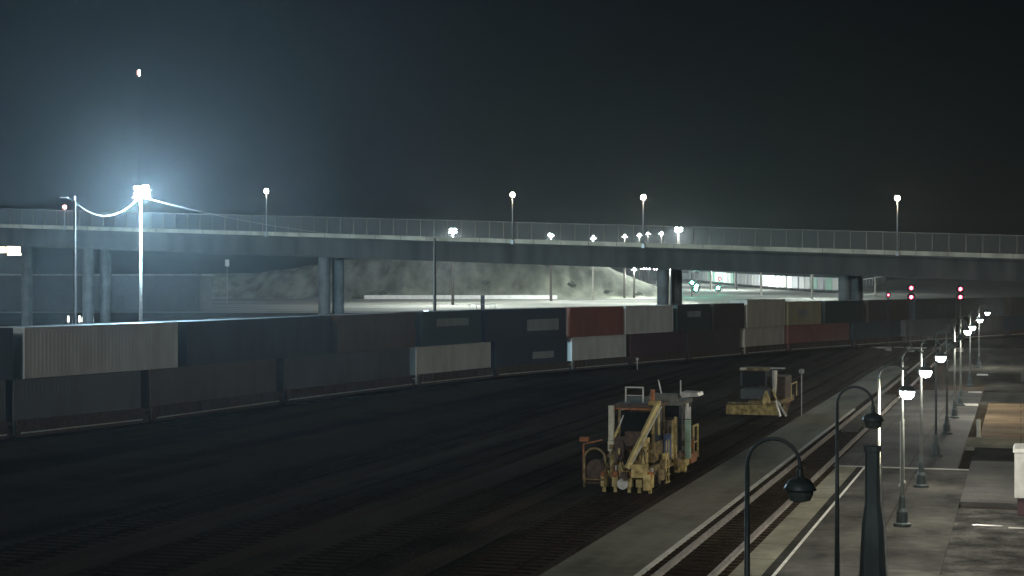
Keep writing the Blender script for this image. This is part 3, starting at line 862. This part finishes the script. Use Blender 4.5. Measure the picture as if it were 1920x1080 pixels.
# white wall, glowing markers, hillside building, warehouse
a, c = Vector(((683 - 960) * 550 / F, 550, 0)), Vector(((1045 - 960) * 550 / F, 550, 0))
mb = MB(); nn = 12
for k in range(nn):
    q0, q1 = a.lerp(c, k / nn), a.lerp(c, (k + 1) / nn); q1 = q1 - Vector((.08, 0, 0)); z = terr(q0.x, 550)
    mb.hexa([(q0.x, 549.7, z - .3), (q1.x, 549.7, z - .3), (q1.x, 550.1, z - .3), (q0.x, 550.1, z - .3), (q0.x, 549.8, z + 1.25), (q1.x, 549.8, z + 1.25), (q1.x, 550.1, z + 1.25), (q0.x, 550.1, z + 1.25)])
tag(mb.build('retaining_wall', M['whitewall']), 'long low bright white wall at the foot of the hillside under the bridge', 'wall')
for k, (px, h) in enumerate(((128, 1.2), (149, 1.25), (155, 1.0), (163, .8), (174, 1.15))):
    p = G(px, 340); root = empty('glowing_marker', p, 0, None, 'marker light', 'short white glowing posts behind the train')
    root['label'] = 'short white glowing marker, %s of five behind the big pale container' % ['leftmost', 'second from left', 'middle', 'second from right', 'rightmost'][k]
    MB().lathe([(.22, 0), (.2, .3), (.12, .35)], 8).build('foot', M['concrete'], root)
    MB().box((0, 0, .35 + h / 2), (.34, .3, h), 0, .8).build('glow_post', M['marker'], root)  # marker posts given a glow of their own
p = G(799, 400, z=.3)
root = empty('glint_glow', (p.x, p.y, terr(p.x, p.y)), 0, 'added bluish white glow for a glint just above the train beside the dark timber pole', 'light')
MB().box((0, 0, .5), (.5, .4, 1.0), 0, .6).build('stand', M['steel'], root)
MB().box((0, -.05, 1.15), (1.1, .35, .28)).build('lamp_head', M['bluemark'], root)  # added glowing piece standing in for a glint on the container tops

# lit building on the left
Yb = 610; xb = (-60 - 960) * Yb / F; xe = (50 - 960) * Yb / F; zb = 10.6
root = empty('hillside_building', ((xb + xe) / 2, Yb, zb), 0, 'dark building on the hill with warm lit windows at the far left', 'building')
hw = (xe - xb) / 2
MB().box((0, 6, 5.3), (hw * 2, 12, 11.4)).build('wall', M['building'], root)
MB().box((0, 6, 11.2), (hw * 2 + .8, 12.8, .4)).build('roof', M['building'], root)
for a0, a1, z0, z1 in ((-30, 10, 463, 474), (13, 38, 461, 474), (41, 46.5, 463, 479), (14, 40, 475, 478.5)):
    x0 = (a0 - 960) * Yb / F - (xb + xe) / 2; x1 = (a1 - 960) * Yb / F - (xb + xe) / 2
    za, zc = CH - (z1 - HY) * Yb / F - zb, CH - (z0 - HY) * Yb / F - zb
    wn = MB().box(((x0 + x1) / 2, -.03, (za + zc) / 2), (x1 - x0 + .3, .08, zc - za + .3)).build('window', M['concrete'], root)
    MB().box(((x0 + x1) / 2, -.08, (za + zc) / 2), (x1 - x0, .06, zc - za)).build('pane', M['window_lit'], wn)

# long warehouse / wall behind left part of the yard
Yw = 430; x0, x1 = (-120 - 960) * Yw / F, (374 - 960) * Yw / F; zw = CH - (515 - HY) * Yw / F
root = empty('warehouse', ((x0 + x1) / 2, Yw, terr(0, Yw) - .2), 0, 'long low grey warehouse with a faint pale eave behind the train at left', 'building')
hw = (x1 - x0) / 2; hz = zw - terr(0, Yw)
MB().box((0, 9, hz / 2), (hw * 2, 18, hz)).build('wall', M['building'], root)
MB().box((0, 9, hz + .18), (hw * 2 + 1, 19, .4)).build('roof', M['concrete'], root)
for k in range(9):
    xx = -hw + 8 + k * (2 * hw - 16) / 8
    dd = MB().box((xx, -.05, 2.2), (3.6, .12, 4.2)).build('door', M['girder'], root)
# pale sign board
p = G(426, 500); zs = CH + (HY - 493) * 500 / F; z = terr(p.x, 500)
root = empty('sign_board', (p.x, 500, z), 0, 'small pale blank board on a post under the left half of the bridge', 'sign')
MB().tube([(0, 0, 0), (0, 0, zs - z)], .12, 8).build('post', M['steel'], root)
MB().box((0, -.16, zs - z), (1.2, .1, 2.0)).build('board', M['whitewall'], root)

# radio mast with light
Yr = 430; X = (220 - 960) * Yr / F; zr = CH + (HY - 114) * Yr / F
root = empty('radio_mast', (X, Yr + 25, 0), 0, 'very thin tall mast topped by a small white and red light, high at left', 'radio mast')
MB().tube([(0, 0, 0), (0, 0, zr - 1.2)], [.035, .02], 6).build('mast', M['black'], root)
MB().box((.05, 0, zr), (.5, .3, 1.7)).build('beacon', emit('beacon_white', (1, .9, .85), 4), root)
MB().box((-.45, 0, zr + .1), (.3, .3, 1.2)).build('red_beacon', emit('beacon_red', (1, .2, .15), .8), root)

# shrubs on the slope: leafy clumps
def shrub(X, Y, r, lab):
    mb = MB(); z = terr(X, Y)
    for k in range(160):
        a = random.uniform(0, 2 * PI); e = random.random() ** .5; rr = r * e * random.uniform(.75, 1.1)
        q = Vector((X + rr * math.cos(a), Y + rr * math.sin(a) * .8, z + r * .95 * random.random() * (1.15 - e * .7)))
        s_ = random.uniform(.12, .26) * r
        u = Vector((random.uniform(-1, 1), random.uniform(-1, 1), random.uniform(-1, 1))).normalized() * s_
        w_ = u.cross(Vector((random.uniform(-1, 1), random.uniform(-1, 1), 1))).normalized() * s_ * .6
        mb.quad(q - u, q - w_, q + u, q + w_)
    return mb


M['leaf'] = mat('dry_brush', (.1, .11, .075), .9, .4, 3)
sh = [(-50, 552, 1.8), (-43, 566, 1.8), (-20, 560, 1.5), (-9, 577, 1.4), (12, 586, 1.5), (20, 574, 1.8), (32, 571, 1.6), (42, 566, 1.4)]
for k, (x, y, r) in enumerate(sh):
    o = shrub(0, 0, r, ''); zz = terr(x, y)
    z00 = terr(0, 0)
    ob = o.build('shrub', M['leaf'], loc=(x, y, zz - .1)); tag(ob, 'dark dry shrub growing on the lit hillside', 'shrub', 'shrubs on the hillside')


# ------------------------------------------------------------------ maintenance machines
def wheels(root, xs_, r=.38):
    for x in xs_:
        for s_ in (-1, 1):
            w_ = MB().tube([(s_ * .68, x, r + .31), (s_ * .8, x, r + .31)], r, 18).tube([(s_ * .66, x, r + .31), (s_ * .69, x, r + .31)], r + .035, 18).build('wheel', M['rustbrown'], root)
            MB().tube([(s_ * .8, x, r + .31), (s_ * .9, x, r + .31)], .12, 10).build('axle_box', M['orange'], w_)


def cyl(root, a, b_, r, m, name='hydraulic_cylinder'):
    a, b_ = Vector(a), Vector(b_)
    o = MB().tube([a, a.lerp(b_, .6)], r, 10).build(name, m, root)
    MB().tube([a.lerp(b_, .6), b_], r * .5, 8).build('piston_rod', M['metalpale'], o)


def tamper():
    """local x across the track (right), y along it (away), front at y=0"""
    root = empty('track_tamper', W(-14.7, 64.9, 0), -math.asin(SN), 'large weathered yellow track tamping machine with diagonal boom on the rails', 'track machine')
    # chassis
    ch = MB()
    for s_ in (-1, 1): ch.box((s_ * .95, 4.3, 1.12), (.18, 7.6, .34))
    for y in (.6, 2.4, 4.3, 6.2, 8.0): ch.box((0, y, 1.12), (1.72, .22, .3))
    ch.build('chassis', M['yellow_dirty'], root)
    wheels(root, (2.5, 7.2), .42)
    MB().box((0, 4.8, 1.34), (2.5, 5.9, .07)).build('deck', M['rustbrown'], root)
    # front work head
    wh = MB(); 
    for x in (-.62, -.28, .32, .66): wh.box((x, .35, 1.55), (.2, .26, 1.5))
    wh.box((.02, .35, 2.3), (1.6, .3, .2)); wh.box((0, .3, .98), (1.9, .26, .2))
    wh.build('work_head_frame', M['yellow'], root)
    for x in (-.9, -.45, .1, .5, .92):
        o = MB().box((x, .1, .74), (.24, .3, .5)).box((x, .06, .42), (.12, .14, .3)).build('tamping_tool', M['yellow'], root)
        MB().tube([(x, -.1, .98), (x, .22, .98)], .12, 12).build('pivot', M['orange'], o)
    for x in (-.45, .5, .15): cyl(root, (x, .12, 1.9), (x, .12, .95), .07, M['yellow_dirty'])
    MB().box((.55, -.1, 1.15), (.62, .5, .5), .1).build('gearbox', M['yellow'], root)
    MB().box((.86, -.15, .72), (.26, .35, .62)).build('counterweight', M['yellow'], root)
    MB().tube([(-.12, -.18, .62), (-.12, .1, .62)], .22, 14).build('guide_roller', M['metalpale'], root)
    MB().box((-.3, .18, 1.95), (.36, .3, .9)).build('valve_block', M['rustbrown'], root)
    # left outrigger: dark arch and reel
    ar = MB(); pts = []
    for k in range(11):
        th = PI * k / 10; pts.append((-1.25 + .42 * math.cos(th), -.1, 1.55 + .42 * math.sin(th)))
    ar.tube([(-.83, -.1, .45)] + pts + [(-1.67, -.1, .45)], .045, 8)
    ar.tube([(-1.67, -.1, .75), (-.83, -.1, .75)], .035, 6)
    ar.build('guard_arch', M['yellow_dirty'], root)
    MB().tube([(-1.25, -.05, 1.15), (-1.25, .3, 1.15)], .36, 18).build('hose_reel', M['rustbrown'], root)
    MB().box((-1.35, .35, .8), (.7, .5, .5)).build('side_tank', M['rustbrown'], root)
    MB().beam((-1.75, .1, .7), (-1.75, .1, 2.1), .06).beam((-1.75, .1, 2.1), (-1.1, .5, 2.25), .05).build('side_rail', M['orange'], root)
    MB().box((-1.7, .05, 2.3), (.35, .2, .18)).build('work_lamp', M['orange'], root)
    # cream post at left front
    MB().box((-.66, .25, 2.95), (.2, .2, 1.35)).box((-.66, .25, 2.05), (.24, .22, .4)).build('guide_post', M['creampole'], root)
    cyl(root, (-.6, .2, 2.2), (-.2, .35, 3.25), .05, M['yellow'], 'tilt_cylinder')
    # main cab
    cab = MB()
    for x in (-.5, .85): 
        for y in (.95, 2.9): cab.box((x, y, 2.45), (.1, .1, 2.15))
    cab.box((.175, .95, 1.75), (1.25, .08, .75)); cab.box((-.5, 1.92, 1.75), (.08, 1.84, .75)); cab.box((.85, 1.92, 1.75), (.08, 1.84, .75)); cab.box((.175, 2.9, 2.45), (1.25, .08, 2.1))
    cb = cab.build('cab', M['yellow_dirty'], root)
    MB().box((.175, .96, 2.75), (1.24, .03, 1.2)).box((-.505, 1.92, 2.75), (.03, 1.82, 1.2)).box((.855, 1.92, 2.75), (.03, 1.82, 1.2)).build('window', M['glass'], cb)
    MB().box((.175, 1.92, 3.58), (1.75, 2.35, .14)).build('cab_roof', M['rustbrown'], root)
    MB().box((.175, .74, 3.47), (1.7, .03, .06)).build('roof_trim', M['orange'], root)
    MB().box((.15, 1.5, 3.78), (1.0, .9, .28), 0, .8).box((.1, 1.2, 3.72), (.4, .3, .15)).build('air_conditioner', M['darksteel'], root)
    rk = MB()
    for x in (-.28, .42): rk.beam((x, 1.1, 3.7), (x, 1.1, 4.3), .05)
    rk.beam((-.305, 1.1, 4.3), (.445, 1.1, 4.3), .05); rk.beam((-.28, 1.1, 3.98), (.42, 1.1, 3.98), .03); rk.build('roof_rack', M['metalpale'], root)
    MB().tube([(.72, 1.5, 3.6), (.72, 1.5, 4.2)], .09, 10).build('exhaust', M['orange'], root)
    # diagonal boom and A frame
    bm = MB().beam((.1, -.35, 1.25), (1.1, .75, 3.72), .15, .17).build('boom', M['boom'], root)
    MB().beam((.34, -.4, 1.5), (1.26, .6, 3.6), .04).build('boom_pipe', M['metalpale'], bm)
    MB().beam((1.02, .75, 3.6), (.92, .4, 2.55), .07).beam((1.12, .75, 3.6), (1.2, .4, 2.5), .07).build('support_frame', M['yellow'], root)
    MB().box((.95, .8, 3.72), (.45, .3, .16)).build('boom_head', M['yellow'], root)
    MB().box((.22, .3, 2.35), (.62, .35, .55)).build('control_box', M['rustbrown'], root)
    # middle engine house
    MB().box((0.05, 4.2, 2.1), (1.9, 2.2, 1.45)).build('engine_house', M['rustbrown'], root)
    lv = MB()
    for k in range(7): lv.box((1.03, 3.5 + k * .22, 2.1), (.06, .12, 1.0))
    lv.build('engine_louvre', M['black'], root)
    MB().tube([(.5, 4.4, 2.8), (.5, 4.4, 3.5)], .08, 10).build('exhaust', M['black'], root)
    MB().box((1.06, 2.95, 1.85), (.3, .5, .95)).build('blue_panel', M['blue'], root)
    MB().beam((1.28, 3.3, 1.35), (1.28, 3.3, 3.0), .08).beam((1.28, 2.7, 1.35), (1.28, 2.7, 2.9), .07).build('upright', M['yellow'], root)
    # rear cab
    rc = MB()
    for x in (-.85, 1.05):
        for y in (5.6, 7.6): rc.box((x, y, 2.35), (.12, .12, 1.9))
    rc.box((.1, 5.6, 1.75), (1.8, .08, .8)); rc.box((1.05, 6.6, 1.75), (.08, 1.9, .8)); rc.box((-.85, 6.6, 1.75), (.08, 1.9, .8)); rc.box((.1, 7.6, 2.3), (1.8, .08, 1.9))
    rcab = rc.build('rear_cab', M['darksteel'], root)
    MB().box((.1, 5.61, 2.7), (1.78, .03, 1.1)).box((1.055, 6.6, 2.7), (.03, 1.88, 1.1)).build('window', M['glass'], rcab)
    MB().box((.1, 6.6, 3.38), (2.1, 2.4, .16)).box((.35, 5.7, 3.6), (1.2, .6, .35)).build('rear_roof', M['postgrey'], root)
    MB().hexa([(1.1, 5.5, 3.62), (1.85, 5.4, 3.7), (1.85, 6.6, 3.7), (1.1, 6.6, 3.62), (1.1, 5.5, 3.86), (1.8, 5.4, 3.84), (1.8, 6.6, 3.84), (1.1, 6.6, 3.86)]).build('roof_flap', M['metalpale'], root)
    MB().beam((.25, 5.6, 3.7), (.1, 5.6, 4.35), .05).build('aerial', M['metalpale'], root); MB().beam((1.05, 5.6, 3.7), (1.05, 5.6, 4.35), .05).build('aerial', M['metalpale'], root)
    MB().box((1.38, 5.5, 1.9), (.22, .22, 1.6)).build('green_post', M['green_pale'], root)
    MB().box((1.38, 5.5, 3.0), (.2, .22, .5)).tube([(1.38, 5.35, 3.1), (1.38, 5.35, 3.4)], .07, 8).build('post_lamp', M['metalpale'], root)
    rr = MB().beam((1.3, 7.2, .9), (1.3, 7.2, 2.3), .07).beam((1.3, 8.2, .9), (1.3, 8.2, 2.3), .07).beam((1.3, 7.2, 2.3), (1.3, 8.2, 2.3), .07).beam((1.3, 7.2, 1.6), (1.3, 8.2, 1.6), .05)
    rr.build('rear_railing', M['yellow'], root)
    MB().box((1.15, 6.9, 1.0), (.45, 1.4, .4)).build('toolbox', M['orange'], root)
    MB().box((1.15, 5.1, .95), (.4, .6, .3)).tube([(1.2, 4.7, .8), (1.45, 4.7, .8)], .2, 12).build('coupling', M['yellow'], root)
    for k in range(9):
        x = random.uniform(-.6, .9); y = random.uniform(-.05, .5); a = Vector((x, y, random.uniform(1.9, 2.5))); b_ = Vector((x + random.uniform(-.5, .5), y - .12, random.uniform(.9, 1.4)))
        pts = [a.lerp(b_, q / 8) + Vector((math.sin(q * .8) * .06, -.12 * math.sin(PI * q / 8), 0)) for q in range(9)]
        MB().tube(pts, .018, 6).build('hose', M['rubber'], root)
    for k in range(34):
        x = random.uniform(-.9, .98); y = random.uniform(0, .7)
        MB().box((x, y, random.uniform(.8, 2.3)), (random.uniform(.08, .24), .16, random.uniform(.06, .24)), random.uniform(-.3, .3)).build('fitting', random.choice([M['yellow'], M['yellow_dirty'], M['orange'], M['metalpale'], M['rustbrown']]), root)
    for k in range(26):
        y = random.uniform(.8, 8); sd = random.choice([1, 1, -1])
        MB().box((sd * random.uniform(1.05, 1.25), y, random.uniform(.7, 1.7)), (.18, random.uniform(.15, .6), random.uniform(.12, .45))).build('side_fitting', random.choice([M['yellow'], M['yellow_dirty'], M['rustbrown'], M['yellow_dirty'], M['orange']]), root)
    st = MB()
    for q in range(3): st.box((1.3, 1.6, .55 + q * .3), (.12, .5, .04))
    st.beam((1.3, 1.38, .5), (1.3, 1.38, 2.2), .04).beam((1.3, 1.84, .5), (1.3, 1.84, 2.2), .04).build('step_ladder', M['yellow'], root)
    MB().tube([(.2, 3.3, .75), (.2, 6.0, .75)], .34, 12).build('fuel_tank', M['rustbrown'], root)
    MB().box((0, -.35, .98), (.25, .5, .2)).build('drawbar', M['rustbrown'], root)
    return root


def regulator():
    root = empty('ballast_regulator', W(-14.95, 103.5, 0), -math.asin(SN), 'smaller yellow ballast regulator with a wide front plough behind the tamping machine', 'track machine')
    ch = MB()
    for s_ in (-1, 1): ch.box((s_ * .9, 3.6, 1.05), (.18, 6.4, .34))
    for y in (.7, 3.4, 6.4): ch.box((0, y, 1.05), (1.62, .22, .3))
    ch.build('chassis', M['yellow_dirty'], root); wheels(root, (1.6, 5.4), .42)
    MB().hexa([(-1.75, -.5, .42), (1.35, -.5, .42), (1.35, -.3, .42), (-1.75, -.3, .42), (-1.7, -.75, 1.02), (1.3, -.75, 1.02), (1.3, -.6, 1.02), (-1.7, -.6, 1.02)]).build('plough_blade', M['yellow'], root)
    rb = MB()
    for x in (-1.2, -.4, .4, 1.0): rb.box((x, -.35, .75), (.08, .34, .5))
    rb.box((-.2, -.45, 1.12), (2.9, .14, .1)); rb.build('plough_rib', M['yellow_dirty'], root)
    MB().beam((-.5, -.3, .9), (-.5, .7, 1.15), .14).beam((.5, -.3, .9), (.5, .7, 1.15), .14).build('plough_arm', M['yellow_dirty'], root)
    MB().lathe([(.34, 1.1), (.26, 1.35), (.07, 1.85)], 8, (.62, -.1, 0)).build('feed_cone', M['yellow'], root)
    MB().box((.6, -.5, 1.02), (.2, .3, .5)).build('front_light_box', M['yellow'], root)
    cab = MB().box((-.25, 1.6, 1.6), (1.6, 1.9, .6))
    for x in (-1.0, .5):
        for y in (.68, 2.52): cab.box((x, y, 2.55), (.09, .09, .95))
    cb = cab.build('cab', M['darksteel'], root)
    MB().box((-.25, .68, 2.55), (1.4, .03, .88)).box((-1.0, 1.6, 2.55), (.03, 1.74, .88)).box((.5, 1.6, 2.55), (.03, 1.74, .88)).build('window', M['glass'], cb)
    MB().box((-.25, 1.6, 3.1), (1.75, 2.2, .15)).build('cab_roof', M['yellow_dirty'], root)
    MB().box((-.85, .55, 3.14), (.35, .2, .12)).build('roof_lamp', M['metalpale'], root)
    MB().tube([(1.0, .9, 1.5), (1.0, .9, 2.2), (1.0, .9, 3.05)], [.08, .15, .17], 12).build('exhaust_stack', M['metalpale'], root)
    MB().box((1.2, .95, 3.18), (.8, .5, .08)).build('stack_cover', M['steel'], root)
    MB().box((.1, 4.3, 1.9), (1.7, 2.9, 1.3)).build('engine_house', M['rustbrown'], root)
    MB().beam((1.2, -.1, 1.25), (1.5, -.35, .35), .12).beam((1.35, -.1, 1.2), (1.85, -.2, .35), .1).build('wing_arm', M['metalpale'], root)
    MB().box((1.65, .8, .75), (.25, 1.6, .6), .15).build('side_wing', M['yellow_dirty'], root)
    cyl(root, (.95, .3, 1.9), (1.4, -.1, 1.0), .06, M['yellow'])
    MB().beam((1.3, 3.0, 1.2), (1.3, 3.0, 2.1), .06).beam((1.3, 5.6, 1.2), (1.3, 5.6, 2.1), .06).beam((1.3, 3.0, 2.1), (1.3, 5.6, 2.1), .06).build('handrail', M['yellow'], root)
    for o in root.children:
        if not o.name.startswith(('chassis', 'wheel', 'engine_house', 'handrail')): o.location.x -= .45
    MB().tube([(2.15, 1.2, .3), (2.15, 1.2, 2.85)], .03, 6).lathe([(.02, 2.85), (.16, 2.9), (.18, 3.05), (.1, 3.15)], 10, (2.15, 1.2, 0)).build('side_mirror', M['steel'], root)
    return root


tamper(); regulator()

# small signs of yard life in the dark foreground: marker stakes between the tracks
for k, (px, d, h) in enumerate(((1195, 172, .9),)):
    p = G(px, d - 8); root = empty('marker_stake', (p.x, p.y, 0), 0, 'thin pale stake standing in front of the dark train', 'stake')
    MB().tube([(0, 0, 0), (0, 0, h)], .05, 8).build('stake', M['metalpale'], root)
    MB().box((0, 0, h + .1), (.25, .05, .25)).build('plate', M['metalpale'], root)

# ------------------------------------------------------------------ haze, world, sun, camera
hz = MB().box((0, 690, 39), (1560, 1600, 80)).build('haze', None) if False else None
me = MB().box((0, 690, 32.5), (1560, 1600, 67))
m = bpy.data.materials.new('night_haze'); m.use_nodes = True
N = m.node_tree.nodes; N.clear(); o_ = N.new('ShaderNodeOutputMaterial'); v_ = N.new('ShaderNodeVolumePrincipled')
v_.inputs['Color'].default_value = (.86, .95, 1.0, 1); v_.inputs['Density'].default_value = .00022; v_.inputs['Anisotropy'].default_value = .76
m.node_tree.links.new(v_.outputs[0], o_.inputs['Volume'])
hz = me.build('haze', m); tag(hz, kind='stuff')

EL, AZ = math.radians(20), math.radians(200)      # added soft fill from behind the camera, standing in for night ambient
w = bpy.data.worlds.new("World"); sc.world = w; w.use_nodes = True
nt = w.node_tree; bg = nt.nodes['Background']
sky = nt.nodes.new('ShaderNodeTexSky'); sky.sky_type = 'NISHITA'; sky.sun_disc = False
sky.sun_elevation = EL; sky.sun_rotation = AZ; sky.air_density = 1.0
nt.links.new(sky.outputs[0], bg.inputs['Color']); bg.inputs['Strength'].default_value = .00035
sl = bpy.data.lights.new('night_fill', 'SUN'); sl.energy = .65; sl.angle = math.radians(10); sl.color = (.9, .95, 1.0)  # added fill for dark ground and container sides
so = bpy.data.objects.new('night_fill', sl); COL.objects.link(so)
dirv = Vector((math.sin(AZ) * math.cos(EL), math.cos(AZ) * math.cos(EL), math.sin(EL)))
so.rotation_euler = dirv.to_track_quat('Z', 'Y').to_euler()
so.location = (0, -20, 60)

cam = bpy.data.cameras.new('camera'); co = bpy.data.objects.new('camera', cam); COL.objects.link(co)
co.location = (0, 0, CH); co.rotation_euler = (PI / 2, 0, 0)
cam.lens = F / 1920 * 36; cam.sensor_width = 36; cam.shift_y = -13 / 1920; cam.clip_start = .5; cam.clip_end = 5000
sc.camera = co
sc.view_settings.view_transform = 'Standard'; sc.view_settings.look = 'None'; sc.view_settings.gamma = 1; sc.view_settings.exposure = 0
cy = sc.cycles
cy.use_denoising = True
cy.max_bounces = 5; cy.diffuse_bounces = 2; cy.glossy_bounces = 3; cy.transparent_max_bounces = 12; cy.volume_bounces = 0; cy.sample_clamp_direct = 0
cy.sample_clamp_indirect = 4
cy.use_light_tree = True
